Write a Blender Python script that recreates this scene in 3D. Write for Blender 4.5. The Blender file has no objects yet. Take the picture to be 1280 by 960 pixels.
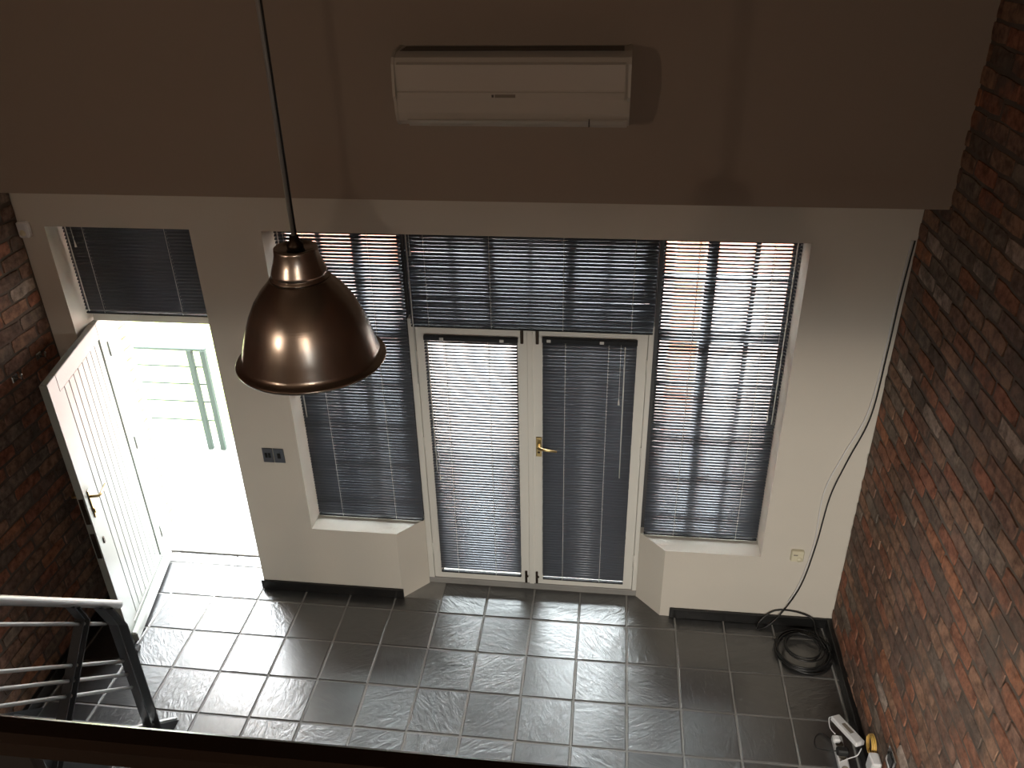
import bpy, math, random
import numpy as np
from mathutils import Vector, Matrix
random.seed(7)
S = bpy.context.scene
C = S.collection

# ------------------------------------------------------------------ camera, sky, exposure
CAM = Vector((0.7744, -4.1775, 4.0816)); RX, RY, RZ, F = 0.5156, -0.0213, 0.1268, 1064.3
def cam_axes():
    cp, sp = math.cos(RX), math.sin(RX)
    right = np.array([1., 0, 0]); fwd = np.array([0, cp, -sp]); up = np.cross(right, fwd)
    M = np.array([right, up, fwd])
    c, s = math.cos(RY), math.sin(RY); M = np.array([[c, s, 0], [-s, c, 0], [0, 0, 1]]) @ M
    c, s = math.cos(RZ), math.sin(RZ); M = M @ np.array([[c, s, 0], [-s, c, 0], [0, 0, 1]])
    return M
AX = cam_axes()
cd = bpy.data.cameras.new('camera'); cam = bpy.data.objects.new('camera', cd); C.objects.link(cam)
cd.sensor_fit = 'HORIZONTAL'; cd.sensor_width = 36; cd.lens = 36 * F / 1280; cd.clip_start = 0.02; cd.clip_end = 200
r_, u_, f_ = AX
cam.matrix_world = Matrix(((r_[0], u_[0], -f_[0], CAM.x), (r_[1], u_[1], -f_[1], CAM.y), (r_[2], u_[2], -f_[2], CAM.z), (0, 0, 0, 1)))
S.camera = cam
def project(p):
    q = AX @ (np.array(p) - np.array(CAM))
    return (640 + F * q[0] / q[2], 480 - F * q[1] / q[2], q[2])

SKY = 46.0        # overcast sky, three times brighter at the zenith than at the horizon
ADDED_LAMPS = 75.0
w = bpy.data.worlds.new('overcast_sky'); S.world = w; w.use_nodes = True
wn = w.node_tree.nodes; wl = w.node_tree.links; bg = wn['Background']
tc = wn.new('ShaderNodeTexCoord'); sx = wn.new('ShaderNodeSeparateXYZ'); rp = wn.new('ShaderNodeValToRGB')
wl.new(tc.outputs['Generated'], sx.inputs[0]); wl.new(sx.outputs['Z'], rp.inputs[0]); wl.new(rp.outputs[0], bg.inputs[0])
rp.color_ramp.elements[0].position = 0.0; rp.color_ramp.elements[0].color = (.34, .335, .325, 1)
rp.color_ramp.elements[1].position = 1.0; rp.color_ramp.elements[1].color = (.88, .95, 1, 1)
bg.inputs[1].default_value = SKY

def portal(name, loc, sx_, sy_, toward):
    l = bpy.data.lights.new(name, 'AREA'); l.shape = 'RECTANGLE'; l.size = sx_; l.size_y = sy_
    l.cycles.is_portal = True
    o = bpy.data.objects.new(name, l); C.objects.link(o); o.location = loc
    o.rotation_euler = Vector(toward).to_track_quat('-Z', 'Z').to_euler()
portal('portal_entrance', (-1.92, .43, 1.28), .84, 2.56, (0, -1, 0))
portal('portal_windows', (.33, .43, 1.28), 2.86, 2.56, (0, -1, 0))
BY = -7.2
portal('portal_back', (.25, BY - .18, 1.2), .5, .6, (0, 1, 0))
portal('portal_gallery', (1.5, BY - .18, 4.0), .5, .3, (0, 1, 0))

S.view_settings.view_transform = 'Standard'; S.view_settings.look = 'None'
S.view_settings.gamma = 1; S.view_settings.exposure = 0.0; S.view_settings.use_curve_mapping = False
S.cycles.max_bounces = 14; S.cycles.diffuse_bounces = 7; S.cycles.glossy_bounces = 6
S.cycles.transparent_max_bounces = 24; S.cycles.transmission_bounces = 8
S.cycles.caustics_reflective = False; S.cycles.caustics_refractive = False
S.cycles.sample_clamp_indirect = 8.0

# ------------------------------------------------------------------ helpers
class MB:
    def __init__(s): s.v = []; s.f = []; s.c = []; s.sm = []
    def add(s, vs, fs, smooth=False):
        n = len(s.v); s.v += [tuple(p) for p in vs]; s.f += [tuple(i + n for i in q) for q in fs]
        s.sm += [smooth] * len(fs); return s
    def box(s, x0, x1, y0, y1, z0, z1, b=0.0):
        if x0 > x1: x0, x1 = x1, x0
        if y0 > y1: y0, y1 = y1, y0
        if z0 > z1: z0, z1 = z1, z0
        b = min(b, (x1-x0)*.49, (y1-y0)*.49, (z1-z0)*.49)
        if b <= 0:
            return s.add([(x, y, z) for z in (z0, z1) for y in (y0, y1) for x in (x0, x1)],
                         [(0, 2, 3, 1), (4, 5, 7, 6), (0, 1, 5, 4), (2, 6, 7, 3), (0, 4, 6, 2), (1, 3, 7, 5)])
        vs = []; X = (x0, x1); Y = (y0, y1); Z = (z0, z1); idx = {}
        for i in (0, 1):
            for j in (0, 1):
                for k in (0, 1):
                    sg = (1 - 2*i, 1 - 2*j, 1 - 2*k)
                    for a in range(3):
                        p = [X[i] + sg[0]*b, Y[j] + sg[1]*b, Z[k] + sg[2]*b]
                        p[a] = (X[i], Y[j], Z[k])[a]
                        idx[i, j, k, a] = len(vs); vs.append(p)
        fs = []
        for a in range(3):
            o = [q for q in range(3) if q != a]
            for e in (0, 1):
                loop = []
                for (m, n) in ((0, 0), (1, 0), (1, 1), (0, 1)):
                    t = [0, 0, 0]; t[a] = e; t[o[0]] = m; t[o[1]] = n; loop.append(idx[t[0], t[1], t[2], a])
                fs.append(loop)
        for a in range(3):       # edge along a
            o = [q for q in range(3) if q != a]
            for m in (0, 1):
                for n in (0, 1):
                    t0 = [0, 0, 0]; t0[a] = 0; t0[o[0]] = m; t0[o[1]] = n; t1 = list(t0); t1[a] = 1
                    fs.append([idx[(*t0, o[0])], idx[(*t1, o[0])], idx[(*t1, o[1])], idx[(*t0, o[1])]])
        for i in (0, 1):
            for j in (0, 1):
                for k in (0, 1): fs.append([idx[i, j, k, a] for a in range(3)])
        return s.add(vs, fs)
    def obox(s, o, ux, uy, uz, b=0.0):
        """box from corner-centre o with half-axis vectors"""
        o, ux, uy, uz = map(Vector, (o, ux, uy, uz))
        lx, ly, lz = ux.length, uy.length, uz.length
        t = MB().box(-lx, lx, -ly, ly, -lz, lz, b)
        ux, uy, uz = ux / lx, uy / ly, uz / lz
        return s.add([o + ux * p[0] + uy * p[1] + uz * p[2] for p in t.v], t.f)
    def tube(s, pts, r, n=10, cap=True, smooth=True):
        pts = [Vector(p) for p in pts]; rs = r if isinstance(r, (list, tuple)) else [r] * len(pts)
        t = (pts[1] - pts[0]).normalized(); a = t.orthogonal().normalized(); rings = []
        base = len(s.v); vs = []; fs = []
        for i, p in enumerate(pts):
            if i == 0: t = (pts[1] - p).normalized()
            elif i == len(pts) - 1: t = (p - pts[i-1]).normalized()
            else: t = ((pts[i+1] - p).normalized() + (p - pts[i-1]).normalized()).normalized()
            a = (a - t * a.dot(t)).normalized(); b = t.cross(a)
            for k in range(n):
                q = 2 * math.pi * k / n; vs.append(p + (a * math.cos(q) + b * math.sin(q)) * rs[i])
        for i in range(len(pts) - 1):
            for k in range(n):
                k2 = (k + 1) % n; fs.append((i*n + k, i*n + k2, (i+1)*n + k2, (i+1)*n + k))
        s.add(vs, fs, smooth)
        if cap:
            m = len(vs); s.f.append(tuple(base + k for k in reversed(range(n)))); s.sm.append(False)
            s.f.append(tuple(base + m - n + k for k in range(n))); s.sm.append(False)
        return s
    def lathe(s, prof, c, n=48, closed=False, axis='z'):
        vs = []; fs = []; m = len(prof)
        for k in range(n):
            q = 2 * math.pi * k / n
            for (r, z) in prof:
                p = (r * math.cos(q), r * math.sin(q), z)
                if axis == 'y': p = (p[0], p[2], p[1])
                if axis == 'x': p = (p[2], p[0], p[1])
                vs.append((c[0] + p[0], c[1] + p[1], c[2] + p[2]))
        for k in range(n):
            k2 = (k + 1) % n
            for i in range(m if closed else m - 1):
                j = (i + 1) % m
                fs.append((k*m + i, k2*m + i, k2*m + j, k*m + j))
        return s.add(vs, fs, True)
    def prism(s, poly, x0, x1):
        """poly of (y,z) extruded along x"""
        n = len(poly)
        vs = [(x0, y, z) for y, z in poly] + [(x1, y, z) for y, z in poly]
        fs = [tuple(range(n)), tuple(reversed(range(n, 2*n)))] + [(i, i + n, (i+1) % n + n, (i+1) % n) for i in range(n)]
        return s.add(vs, fs)

def obj(name, mb, mat, parent=None, off=None, loc=None):
    me = bpy.data.meshes.new(name)
    o = Vector((0, 0, 0))
    if off is not None: o = Vector(off)
    elif parent is not None: o = parent.matrix_world.translation.copy() if parent.parent is None else Vector(parent['_o'])
    me.from_pydata([Vector(p) - o for p in mb.v], [], mb.f); me.validate()
    import bmesh
    bm = bmesh.new(); bm.from_mesh(me); bmesh.ops.recalc_face_normals(bm, faces=bm.faces); bm.to_mesh(me); bm.free()
    if len(me.polygons) == len(mb.sm): me.polygons.foreach_set('use_smooth', mb.sm)
    if mat: me.materials.append(mat)
    ob = bpy.data.objects.new(name, me); C.objects.link(ob)
    if parent is not None: ob.parent = parent
    elif off is not None: ob.location = o
    ob['_o'] = list(o)
    return ob
def thing(name, label, cat, loc=(0, 0, 0), group=None):
    o = bpy.data.objects.new(name, None); C.objects.link(o); o.location = loc; o.matrix_world = Matrix.Translation(loc)
    o.empty_display_size = .05; tag(o, label, cat, group); return o
def tag(o, label, cat, group=None):
    o['label'] = label; o['category'] = cat
    if group: o['group'] = group
    return o
def struct(o, label=None):
    o['kind'] = 'structure'
    if label: o['label'] = label
    return o
def sroot(name, loc=(0, 0, 0)):
    o = bpy.data.objects.new(name, None); C.objects.link(o); o.location = loc; o.matrix_world = Matrix.Translation(loc)
    o.empty_display_size = .05; o['kind'] = 'structure'; return o

# ------------------------------------------------------------------ materials
def mat(name, col, rough=.5, metal=0., spec=.5, bump=0., bscale=50., var=0., vscale=4., detail=4):
    m = bpy.data.materials.new(name); m.use_nodes = True; nt = m.node_tree; b = nt.nodes['Principled BSDF']
    b.inputs['Base Color'].default_value = (*col, 1); b.inputs['Roughness'].default_value = rough
    b.inputs['Metallic'].default_value = metal; b.inputs['Specular IOR Level'].default_value = spec
    tc = nt.nodes.new('ShaderNodeTexCoord')
    n = nt.nodes.new('ShaderNodeTexNoise'); n.inputs['Scale'].default_value = vscale; n.inputs['Detail'].default_value = detail
    nt.links.new(tc.outputs['Object'], n.inputs['Vector'])
    mx = nt.nodes.new('ShaderNodeMixRGB'); mx.blend_type = 'MULTIPLY'; mx.inputs[0].default_value = var
    mx.inputs[1].default_value = (*col, 1)
    cr = nt.nodes.new('ShaderNodeValToRGB'); cr.color_ramp.elements[0].position = .3; cr.color_ramp.elements[1].position = .7
    cr.color_ramp.elements[0].color = (.4, .4, .4, 1)
    nt.links.new(n.outputs[0], cr.inputs[0]); nt.links.new(cr.outputs[0], mx.inputs[2]); nt.links.new(mx.outputs[0], b.inputs['Base Color'])
    if bump:
        n2 = nt.nodes.new('ShaderNodeTexNoise'); n2.inputs['Scale'].default_value = bscale; n2.inputs['Detail'].default_value = 5
        nt.links.new(tc.outputs['Object'], n2.inputs['Vector'])
        bp = nt.nodes.new('ShaderNodeBump'); bp.inputs['Strength'].default_value = 1; bp.inputs['Distance'].default_value = bump
        nt.links.new(n2.outputs[0], bp.inputs['Height']); nt.links.new(bp.outputs[0], b.inputs['Normal'])
    return m
M = {}
M['plaster'] = mat('painted_plaster', (.66, .62, .55), .75, spec=.25, bump=.0008, bscale=60, var=.10, vscale=1.3)
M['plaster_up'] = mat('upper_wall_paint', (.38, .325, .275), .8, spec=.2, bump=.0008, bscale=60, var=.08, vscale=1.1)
M['door_paint'] = mat('white_door_paint', (.72, .71, .66), .35, bump=.0003, bscale=90, var=.05)
M['entrance_paint'] = mat('entrance_door_paint', (.27, .29, .265), .28, bump=.0003, bscale=90, var=.05)
M['skirting'] = mat('black_slate_skirting', (.012, .012, .012), .3, bump=.001, bscale=30)
M['ceiling'] = mat('dark_timber_ceiling', (.17, .12, .085), .7, var=.5)
M['backwall'] = mat('brown_back_wall', (.30, .21, .15), .9, var=.5)
M['slab'] = mat('gallery_slab_paint', (.16, .14, .12), .8)
M['mortar'] = mat('mortar', (.15, .118, .095), .95, bump=.004, bscale=45, var=.6, vscale=6)
M['mortar_left'] = M['mortar']
M['grout'] = mat('grout', (.30, .295, .28), .8, bump=.001, bscale=80, var=.4, vscale=5)
M['slat'] = mat('charcoal_slat', (.105, .117, .14), .36, metal=.3, spec=.5)
M['rail_black'] = mat('black_blind_rail', (.02, .022, .025), .6, spec=.2)
M['cord'] = mat('white_cord', (.75, .75, .72), .7)
M['wand'] = mat('clear_plastic_wand', (.6, .6, .58), .2)
M['steel'] = mat('dark_window_steel', (.05, .05, .052), .4)
M['brass'] = mat('worn_brass', (.55, .42, .20), .3, metal=1)
M['dark_metal'] = mat('dark_bolt_metal', (.05, .035, .025), .4, metal=.8)
M['chrome'] = mat('chrome', (.7, .7, .7), .12, metal=1)
M['plate_steel'] = mat('brushed_switch_plate', (.30, .31, .33), .28, metal=1)
M['black'] = mat('black_plastic', (.015, .015, .015), .35)
M['rubber'] = mat('black_cable_sheath', (.012, .012, .012), .4)
M['whiteplastic'] = mat('white_plastic', (.75, .75, .76), .4)
M['cream'] = mat('cream_plastic', (.68, .64, .48), .45)
M['yellow'] = mat('yellow_cable_sheath', (.75, .48, .12), .45)
M['ac'] = mat('off_white_casing', (.58, .555, .50), .34, spec=.3)
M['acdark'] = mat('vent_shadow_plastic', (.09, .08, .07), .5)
M['badge'] = mat('grey_badge', (.24, .21, .17), .4)
M['stair_grey'] = mat('grey_painted_steel', (.24, .25, .26), .4, metal=.3)
M['stair_dark'] = mat('charcoal_painted_steel', (.045, .048, .052), .38, metal=.3)
M['galv'] = mat('light_grey_tube_paint', (.38, .385, .38), .32, metal=.4)
M['handrail'] = mat('dark_varnished_handrail', (.022, .013, .009), .25, bump=.0004, bscale=20, var=.4, vscale=8)
M['concrete'] = mat('pale_concrete', (.30, .295, .28), .85, var=.2)
M['paving'] = mat('pink_beige_paving', (.30, .225, .20), .85, var=.3, vscale=1)
M['ext_white'] = mat('cream_exterior_render', (.48, .44, .41), .85, var=.15)
M['salmon'] = mat('salmon_render', (.50, .20, .13), .85, var=.15)
M['ext_grey'] = mat('grey_green_railing_paint', (.045, .06, .05), .8, spec=.1)
M['grass'] = mat('lawn', (.28, .34, .10), .9, var=.6, vscale=3)
M['lampin'] = mat('lamp_white_lining', (.7, .68, .62), .5)

def brushed():
    m = mat('brushed_bronze', (.56, .52, .48), .24, metal=1)
    nt = m.node_tree; b = nt.nodes['Principled BSDF']
    b.inputs['Anisotropic'].default_value = .5
    tc = nt.nodes.new('ShaderNodeTexCoord'); mp = nt.nodes.new('ShaderNodeMapping'); mp.inputs['Scale'].default_value = (2, 2, 160)
    n = nt.nodes.new('ShaderNodeTexNoise'); n.inputs['Scale'].default_value = 3; n.inputs['Detail'].default_value = 3
    nt.links.new(tc.outputs['Object'], mp.inputs[0]); nt.links.new(mp.outputs[0], n.inputs['Vector'])
    bp = nt.nodes.new('ShaderNodeBump'); bp.inputs['Distance'].default_value = .0002; bp.inputs['Strength'].default_value = .6
    nt.links.new(n.outputs[0], bp.inputs['Height']); nt.links.new(bp.outputs[0], b.inputs['Normal'])
    return m
M['bronze'] = brushed()
def glass():
    m = bpy.data.materials.new('window_glass'); m.use_nodes = True; nt = m.node_tree
    for n in list(nt.nodes):
        if n.type == 'BSDF_PRINCIPLED': nt.nodes.remove(n)
    out = [n for n in nt.nodes if n.type == 'OUTPUT_MATERIAL'][0]
    t = nt.nodes.new('ShaderNodeBsdfTransparent'); t.inputs[0].default_value = (.95, .97, .96, 1)
    g = nt.nodes.new('ShaderNodeBsdfGlossy'); g.inputs['Roughness'].default_value = .02
    fr = nt.nodes.new('ShaderNodeFresnel'); fr.inputs[0].default_value = 1.45
    mx = nt.nodes.new('ShaderNodeMixShader'); nt.links.new(fr.outputs[0], mx.inputs[0]); nt.links.new(t.outputs[0], mx.inputs[1])
    nt.links.new(g.outputs[0], mx.inputs[2]); nt.links.new(mx.outputs[0], out.inputs[0]); return m
M['glass'] = glass()
def brick_mat(name, attr, bright=1.0):
    m = bpy.data.materials.new(name); m.use_nodes = True; nt = m.node_tree; L = nt.links; b = nt.nodes['Principled BSDF']
    b.inputs['Roughness'].default_value = .88; b.inputs['Specular IOR Level'].default_value = .25
    if attr:
        a = nt.nodes.new('ShaderNodeAttribute'); a.attribute_name = 'rnd'; src = a.outputs['Fac']
    else:
        a = nt.nodes.new('ShaderNodeObjectInfo'); src = a.outputs['Random']
    cr = nt.nodes.new('ShaderNodeValToRGB'); e = cr.color_ramp; e.interpolation = 'CONSTANT'
    pal = [(p_, tuple(min(1, c_ * 1.6) for c_ in q_)) for p_, q_ in [(0, (.20, .095, .062)), (.14, (.21, .092, .060)), (.24, (.165, .10, .076)), (.38, (.13, .085, .068)), (.50, (.185, .115, .082)),
           (.62, (.15, .118, .098)), (.74, (.25, .115, .068)), (.80, (.11, .08, .065)), (.88, (.22, .13, .09)), (.96, (.27, .22, .19))]]
    e.elements[0].color = (*pal[0][1], 1); e.elements[1].position = pal[1][0]; e.elements[1].color = (*pal[1][1], 1)
    for p, c in pal[2:]: q = e.elements.new(p); q.color = (*c, 1)
    L.new(src, cr.inputs[0])
    g = nt.nodes.new('ShaderNodeNewGeometry')
    n = nt.nodes.new('ShaderNodeTexNoise'); n.inputs['Scale'].default_value = 22; n.inputs['Detail'].default_value = 6; n.inputs['Roughness'].default_value = .65
    L.new(g.outputs['Position'], n.inputs['Vector'])
    r2 = nt.nodes.new('ShaderNodeValToRGB'); r2.color_ramp.elements[0].position = .35; r2.color_ramp.elements[0].color = (.35, .33, .32, 1)
    r2.color_ramp.elements[1].position = .62; r2.color_ramp.elements[1].color = (1.15, 1.1, 1.05, 1)
    L.new(n.outputs[0], r2.inputs[0])
    mx = nt.nodes.new('ShaderNodeMixRGB'); mx.blend_type = 'MULTIPLY'; mx.inputs[0].default_value = .85
    L.new(cr.outputs[0], mx.inputs[1]); L.new(r2.outputs[0], mx.inputs[2])
    # soot and old mortar smears
    n3 = nt.nodes.new('ShaderNodeTexNoise'); n3.inputs['Scale'].default_value = 3.2; n3.inputs['Detail'].default_value = 7; n3.inputs['Roughness'].default_value = .7
    L.new(g.outputs['Position'], n3.inputs['Vector'])
    r3 = nt.nodes.new('ShaderNodeValToRGB'); r3.color_ramp.elements[0].position = .52; r3.color_ramp.elements[0].color = (0, 0, 0, 1)
    r3.color_ramp.elements[1].position = .66; r3.color_ramp.elements[1].color = (.8, .8, .8, 1)
    L.new(n3.outputs[0], r3.inputs[0])
    m2 = nt.nodes.new('ShaderNodeMixRGB'); m2.inputs[2].default_value = (.12 * bright, .10 * bright, .085 * bright, 1)
    L.new(r3.outputs[0], m2.inputs[0]); L.new(mx.outputs[0], m2.inputs[1]); L.new(m2.outputs[0], b.inputs['Base Color'])
    bp = nt.nodes.new('ShaderNodeBump'); bp.inputs['Distance'].default_value = .004; bp.inputs['Strength'].default_value = 1
    L.new(n.outputs[0], bp.inputs['Height']); L.new(bp.outputs[0], b.inputs['Normal'])
    return m
M['brick'] = brick_mat('old_face_brick', False); M['bricks'] = brick_mat('old_face_brick_joined', True)
def slate(name, attr):
    m = bpy.data.materials.new(name); m.use_nodes = True; nt = m.node_tree; L = nt.links; b = nt.nodes['Principled BSDF']
    b.inputs['Specular IOR Level'].default_value = .5; b.inputs['Coat Weight'].default_value = 1; b.inputs['Coat IOR'].default_value = 2.05; b.inputs['Coat Roughness'].default_value = .30
    if attr:
        a = nt.nodes.new('ShaderNodeAttribute'); a.attribute_name = 'rnd'; src = a.outputs['Fac']
    else:
        a = nt.nodes.new('ShaderNodeObjectInfo'); src = a.outputs['Random']
    g = nt.nodes.new('ShaderNodeNewGeometry')
    mu = nt.nodes.new('ShaderNodeMath'); mu.operation = 'MULTIPLY'; mu.inputs[1].default_value = 37.0; L.new(src, mu.inputs[0])
    cb = nt.nodes.new('ShaderNodeCombineXYZ'); L.new(mu.outputs[0], cb.inputs[0]); L.new(mu.outputs[0], cb.inputs[2])
    rt = nt.nodes.new('ShaderNodeCombineXYZ'); m6 = nt.nodes.new('ShaderNodeMath'); m6.operation = 'MULTIPLY'; m6.inputs[1].default_value = 6.28
    L.new(src, m6.inputs[0]); L.new(m6.outputs[0], rt.inputs[2])
    mp = nt.nodes.new('ShaderNodeMapping'); L.new(g.outputs['Position'], mp.inputs['Vector']); L.new(cb.outputs[0], mp.inputs['Location']); L.new(rt.outputs[0], mp.inputs['Rotation'])
    st = nt.nodes.new('ShaderNodeMapping'); st.inputs['Scale'].default_value = (1, 2.6, 1); L.new(mp.outputs[0], st.inputs['Vector'])
    n = nt.nodes.new('ShaderNodeTexNoise'); n.inputs['Scale'].default_value = 6.5; n.inputs['Detail'].default_value = 9; n.inputs['Roughness'].default_value = .6
    n.inputs['Distortion'].default_value = 1.9; L.new(st.outputs[0], n.inputs['Vector'])
    # per tile strength of the cleft relief
    s2 = nt.nodes.new('ShaderNodeMath'); s2.operation = 'MULTIPLY'; s2.inputs[1].default_value = 7.13; L.new(src, s2.inputs[0])
    fr = nt.nodes.new('ShaderNodeMath'); fr.operation = 'FRACT'; L.new(s2.outputs[0], fr.inputs[0])
    pw = nt.nodes.new('ShaderNodeMath'); pw.operation = 'MULTIPLY_ADD'; pw.inputs[1].default_value = .75; pw.inputs[2].default_value = .12; L.new(fr.outputs[0], pw.inputs[0])
    bp = nt.nodes.new('ShaderNodeBump'); bp.inputs['Distance'].default_value = .006; L.new(pw.outputs[0], bp.inputs['Strength'])
    L.new(n.outputs[0], bp.inputs['Height']); L.new(bp.outputs[0], b.inputs['Normal']); L.new(bp.outputs[0], b.inputs['Coat Normal'])
    cr = nt.nodes.new('ShaderNodeValToRGB'); cr.color_ramp.elements[0].position = .3; cr.color_ramp.elements[0].color = (.012, .0125, .013, 1)
    cr.color_ramp.elements[1].position = .75; cr.color_ramp.elements[1].color = (.036, .036, .036, 1)
    L.new(n.outputs[0], cr.inputs[0]); L.new(cr.outputs[0], b.inputs['Base Color'])
    mr = nt.nodes.new('ShaderNodeMapRange'); mr.inputs[3].default_value = .26; mr.inputs[4].default_value = .42
    L.new(fr.outputs[0], mr.inputs[0]); L.new(mr.outputs[0], b.inputs['Roughness'])
    return m
M['slate'] = slate('riven_slate', False); M['slates'] = slate('riven_slate_joined', True)

# ------------------------------------------------------------------ setting
XL, XR, D = -2.49, 2.26, .162
YO = .40                       # outer face of the front wall
WL, WR, ZS, ZT = -1.0945, 1.762, .5444, 2.572
P1, Q1, P2, Q2 = -.532, -.381, 1.1825, 1.03
ZU, YU = 2.854, -.309
def front_wall():
    xs = [XL - .02, -2.34, -1.5, WL, P1, Q1, Q2, P2, WR, XR + .02]; zs = [-.05, ZS, ZT, ZU + .02]
    def solid(i, k):
        if i < 0 or k < 0 or i >= len(xs) - 1 or k >= len(zs) - 1: return False
        xm = (xs[i] + xs[i+1]) / 2; zm = (zs[k] + zs[k+1]) / 2
        if -2.34 < xm < -1.5 and zm < ZT: return False
        if WL < xm < WR and ZS < zm < ZT: return False
        if Q1 < xm < Q2 and zm < ZS: return False
        return True
    mb = MB(); vid = {}
    def V(i, s, k):
        if (i, s, k) not in vid:
            y = YO if s else 0.0
            if not s and i in (5, 6) and k <= 1: y = D      # the splayed cheeks under the sills
            vid[i, s, k] = len(mb.v); mb.v.append((xs[i], y, zs[k]))
        return vid[i, s, k]
    def Fc(*q): mb.f.append(q); mb.sm.append(False)
    for i in range(len(xs) - 1):
        for k in range(len(zs) - 1):
            if not solid(i, k): continue
            Fc(V(i, 0, k), V(i+1, 0, k), V(i+1, 0, k+1), V(i, 0, k+1)); Fc(V(i, 1, k), V(i, 1, k+1), V(i+1, 1, k+1), V(i+1, 1, k))
            if not solid(i-1, k): Fc(V(i, 0, k), V(i, 0, k+1), V(i, 1, k+1), V(i, 1, k))
            if not solid(i+1, k): Fc(V(i+1, 0, k), V(i+1, 1, k), V(i+1, 1, k+1), V(i+1, 0, k+1))
            if not solid(i, k-1): Fc(V(i, 0, k), V(i, 1, k), V(i+1, 1, k), V(i+1, 0, k))
            if not solid(i, k+1): Fc(V(i, 0, k+1), V(i+1, 0, k+1), V(i+1, 1, k+1), V(i, 1, k+1))
    return mb
struct(obj('wall_front', front_wall(), M['plaster']))
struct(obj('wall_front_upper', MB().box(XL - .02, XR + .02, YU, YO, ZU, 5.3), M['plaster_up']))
struct(obj('ceiling', MB().box(XL - .3, XR + .3, BY - .3, YO, 5.3, 5.45), M['ceiling']))

def wall_holes(name, y0, y1, xs, zs, holes, m):
    mb = MB(); vid = {}
    def solid(i, k):
        if i < 0 or k < 0 or i >= len(xs) - 1 or k >= len(zs) - 1: return False
        return (i, k) not in holes
    def V(i, s, k):
        if (i, s, k) not in vid: vid[i, s, k] = len(mb.v); mb.v.append((xs[i], y1 if s else y0, zs[k]))
        return vid[i, s, k]
    def Fc(*q): mb.f.append(q); mb.sm.append(False)
    for i in range(len(xs) - 1):
        for k in range(len(zs) - 1):
            if not solid(i, k): continue
            Fc(V(i, 0, k), V(i+1, 0, k), V(i+1, 0, k+1), V(i, 0, k+1)); Fc(V(i, 1, k), V(i, 1, k+1), V(i+1, 1, k+1), V(i+1, 1, k))
            if not solid(i-1, k): Fc(V(i, 0, k), V(i, 0, k+1), V(i, 1, k+1), V(i, 1, k))
            if not solid(i+1, k): Fc(V(i+1, 0, k), V(i+1, 1, k), V(i+1, 1, k+1), V(i+1, 0, k+1))
            if not solid(i, k-1): Fc(V(i, 0, k), V(i, 1, k), V(i+1, 1, k), V(i+1, 0, k))
            if not solid(i, k+1): Fc(V(i, 0, k+1), V(i+1, 0, k+1), V(i+1, 1, k+1), V(i, 1, k+1))
    return obj(name, mb, m)
struct(wall_holes('wall_back', BY - .2, BY, [XL - .2, .0, .5, 1.25, 1.75, XR + .2], [-.05, .9, 1.5, 3.85, 4.15, 5.3],
                  {(1, 1), (3, 3)}, M['backwall']))
# gallery floor behind the camera
struct(obj('gallery_floor', MB().box(XL, XR, BY, -3.75, 2.37, 2.55), M['slab']))
# floor base and tiles
floor = struct(obj('floor', MB().box(XL - .3, XR + .3, BY - .3, YO, -.12, -.004), M['grout']))
PT = .31; GX, GY = -.581, -.1199
def tile_mesh(x0, x1, y0, y1, seed, me_name='tile'):
    rnd = random.Random(seed); j = lambda a: rnd.uniform(-a, a)
    h = .0; d = -.010; b = .004
    o = [(x0 + j(.0015), y0 + j(.0015)), (x1 + j(.0015), y0 + j(.0015)), (x1 + j(.0015), y1 + j(.0015)), (x0 + j(.0015), y1 + j(.0015))]
    mb = MB(); tz = [h + j(.0011) for _ in range(4)]
    vs = [(x, y, d) for x, y in o]; cx, cy = (x0 + x1) / 2, (y0 + y1) / 2
    vs += [(x, y, tz[i] - .003) for i, (x, y) in enumerate(o)]
    vs += [(x + (b if x < cx else -b), y + (b if y < cy else -b), tz[i]) for i, (x, y) in enumerate(o)]
    fs = [(8, 9, 10, 11)]
    for i in range(4):
        k = (i + 1) % 4; fs += [(i, k, 4 + k, 4 + i), (4 + i, 4 + k, 8 + k, 8 + i)]
    mb.add(vs, fs); return mb
ncol0, ncol1 = -7, 10
tiles = []
for i in range(ncol0, ncol1):
    for jn in range(-2, 26):
        x0 = GX + PT * i + .0052; x1 = GX + PT * (i + 1) - .0052; y1 = GY - PT * jn - .0052; y0 = GY - PT * (jn + 1) + .0052
        x0 = max(x0, XL + .004); x1 = min(x1, XR - .004)
        ymax = -.002
        if jn < 0:
            if Q1 < (x0 + x1) / 2 < Q2: ymax = D
            elif -2.34 < (x0 + x1) / 2 < -1.5: ymax = YO
            if Q1 > x0 and Q1 < x1: ymax = -.002
            if x0 < Q2 < x1: ymax = D
        y1 = min(y1, ymax); y0 = max(y0, BY + .01)
        if x1 - x0 < .03 or y1 - y0 < .03: continue
        tiles.append((i, jn, x0, x1, y0, y1))
joined = MB(); jr = []
for (i, jn, x0, x1, y0, y1) in tiles:
    if jn <= 6:
        mb = tile_mesh(x0, x1, y0, y1, i * 100 + jn); cx, cy = (x0 + x1) / 2, (y0 + y1) / 2
        o = obj('tile', mb, M['slate'], off=(cx, cy, 0)); o.parent = floor
    else:
        t = tile_mesh(x0, x1, y0, y1, i * 100 + jn); joined.add(t.v, t.f); jr += [random.random()] * len(t.f)
def with_rnd(o, vals):
    a = o.data.attributes.new('rnd', 'FLOAT', 'FACE'); a.data.foreach_set('value', vals); return o
o = with_rnd(obj('distant_tiles', joined, M['slates'], floor), jr); o['kind'] = 'stuff'

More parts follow.
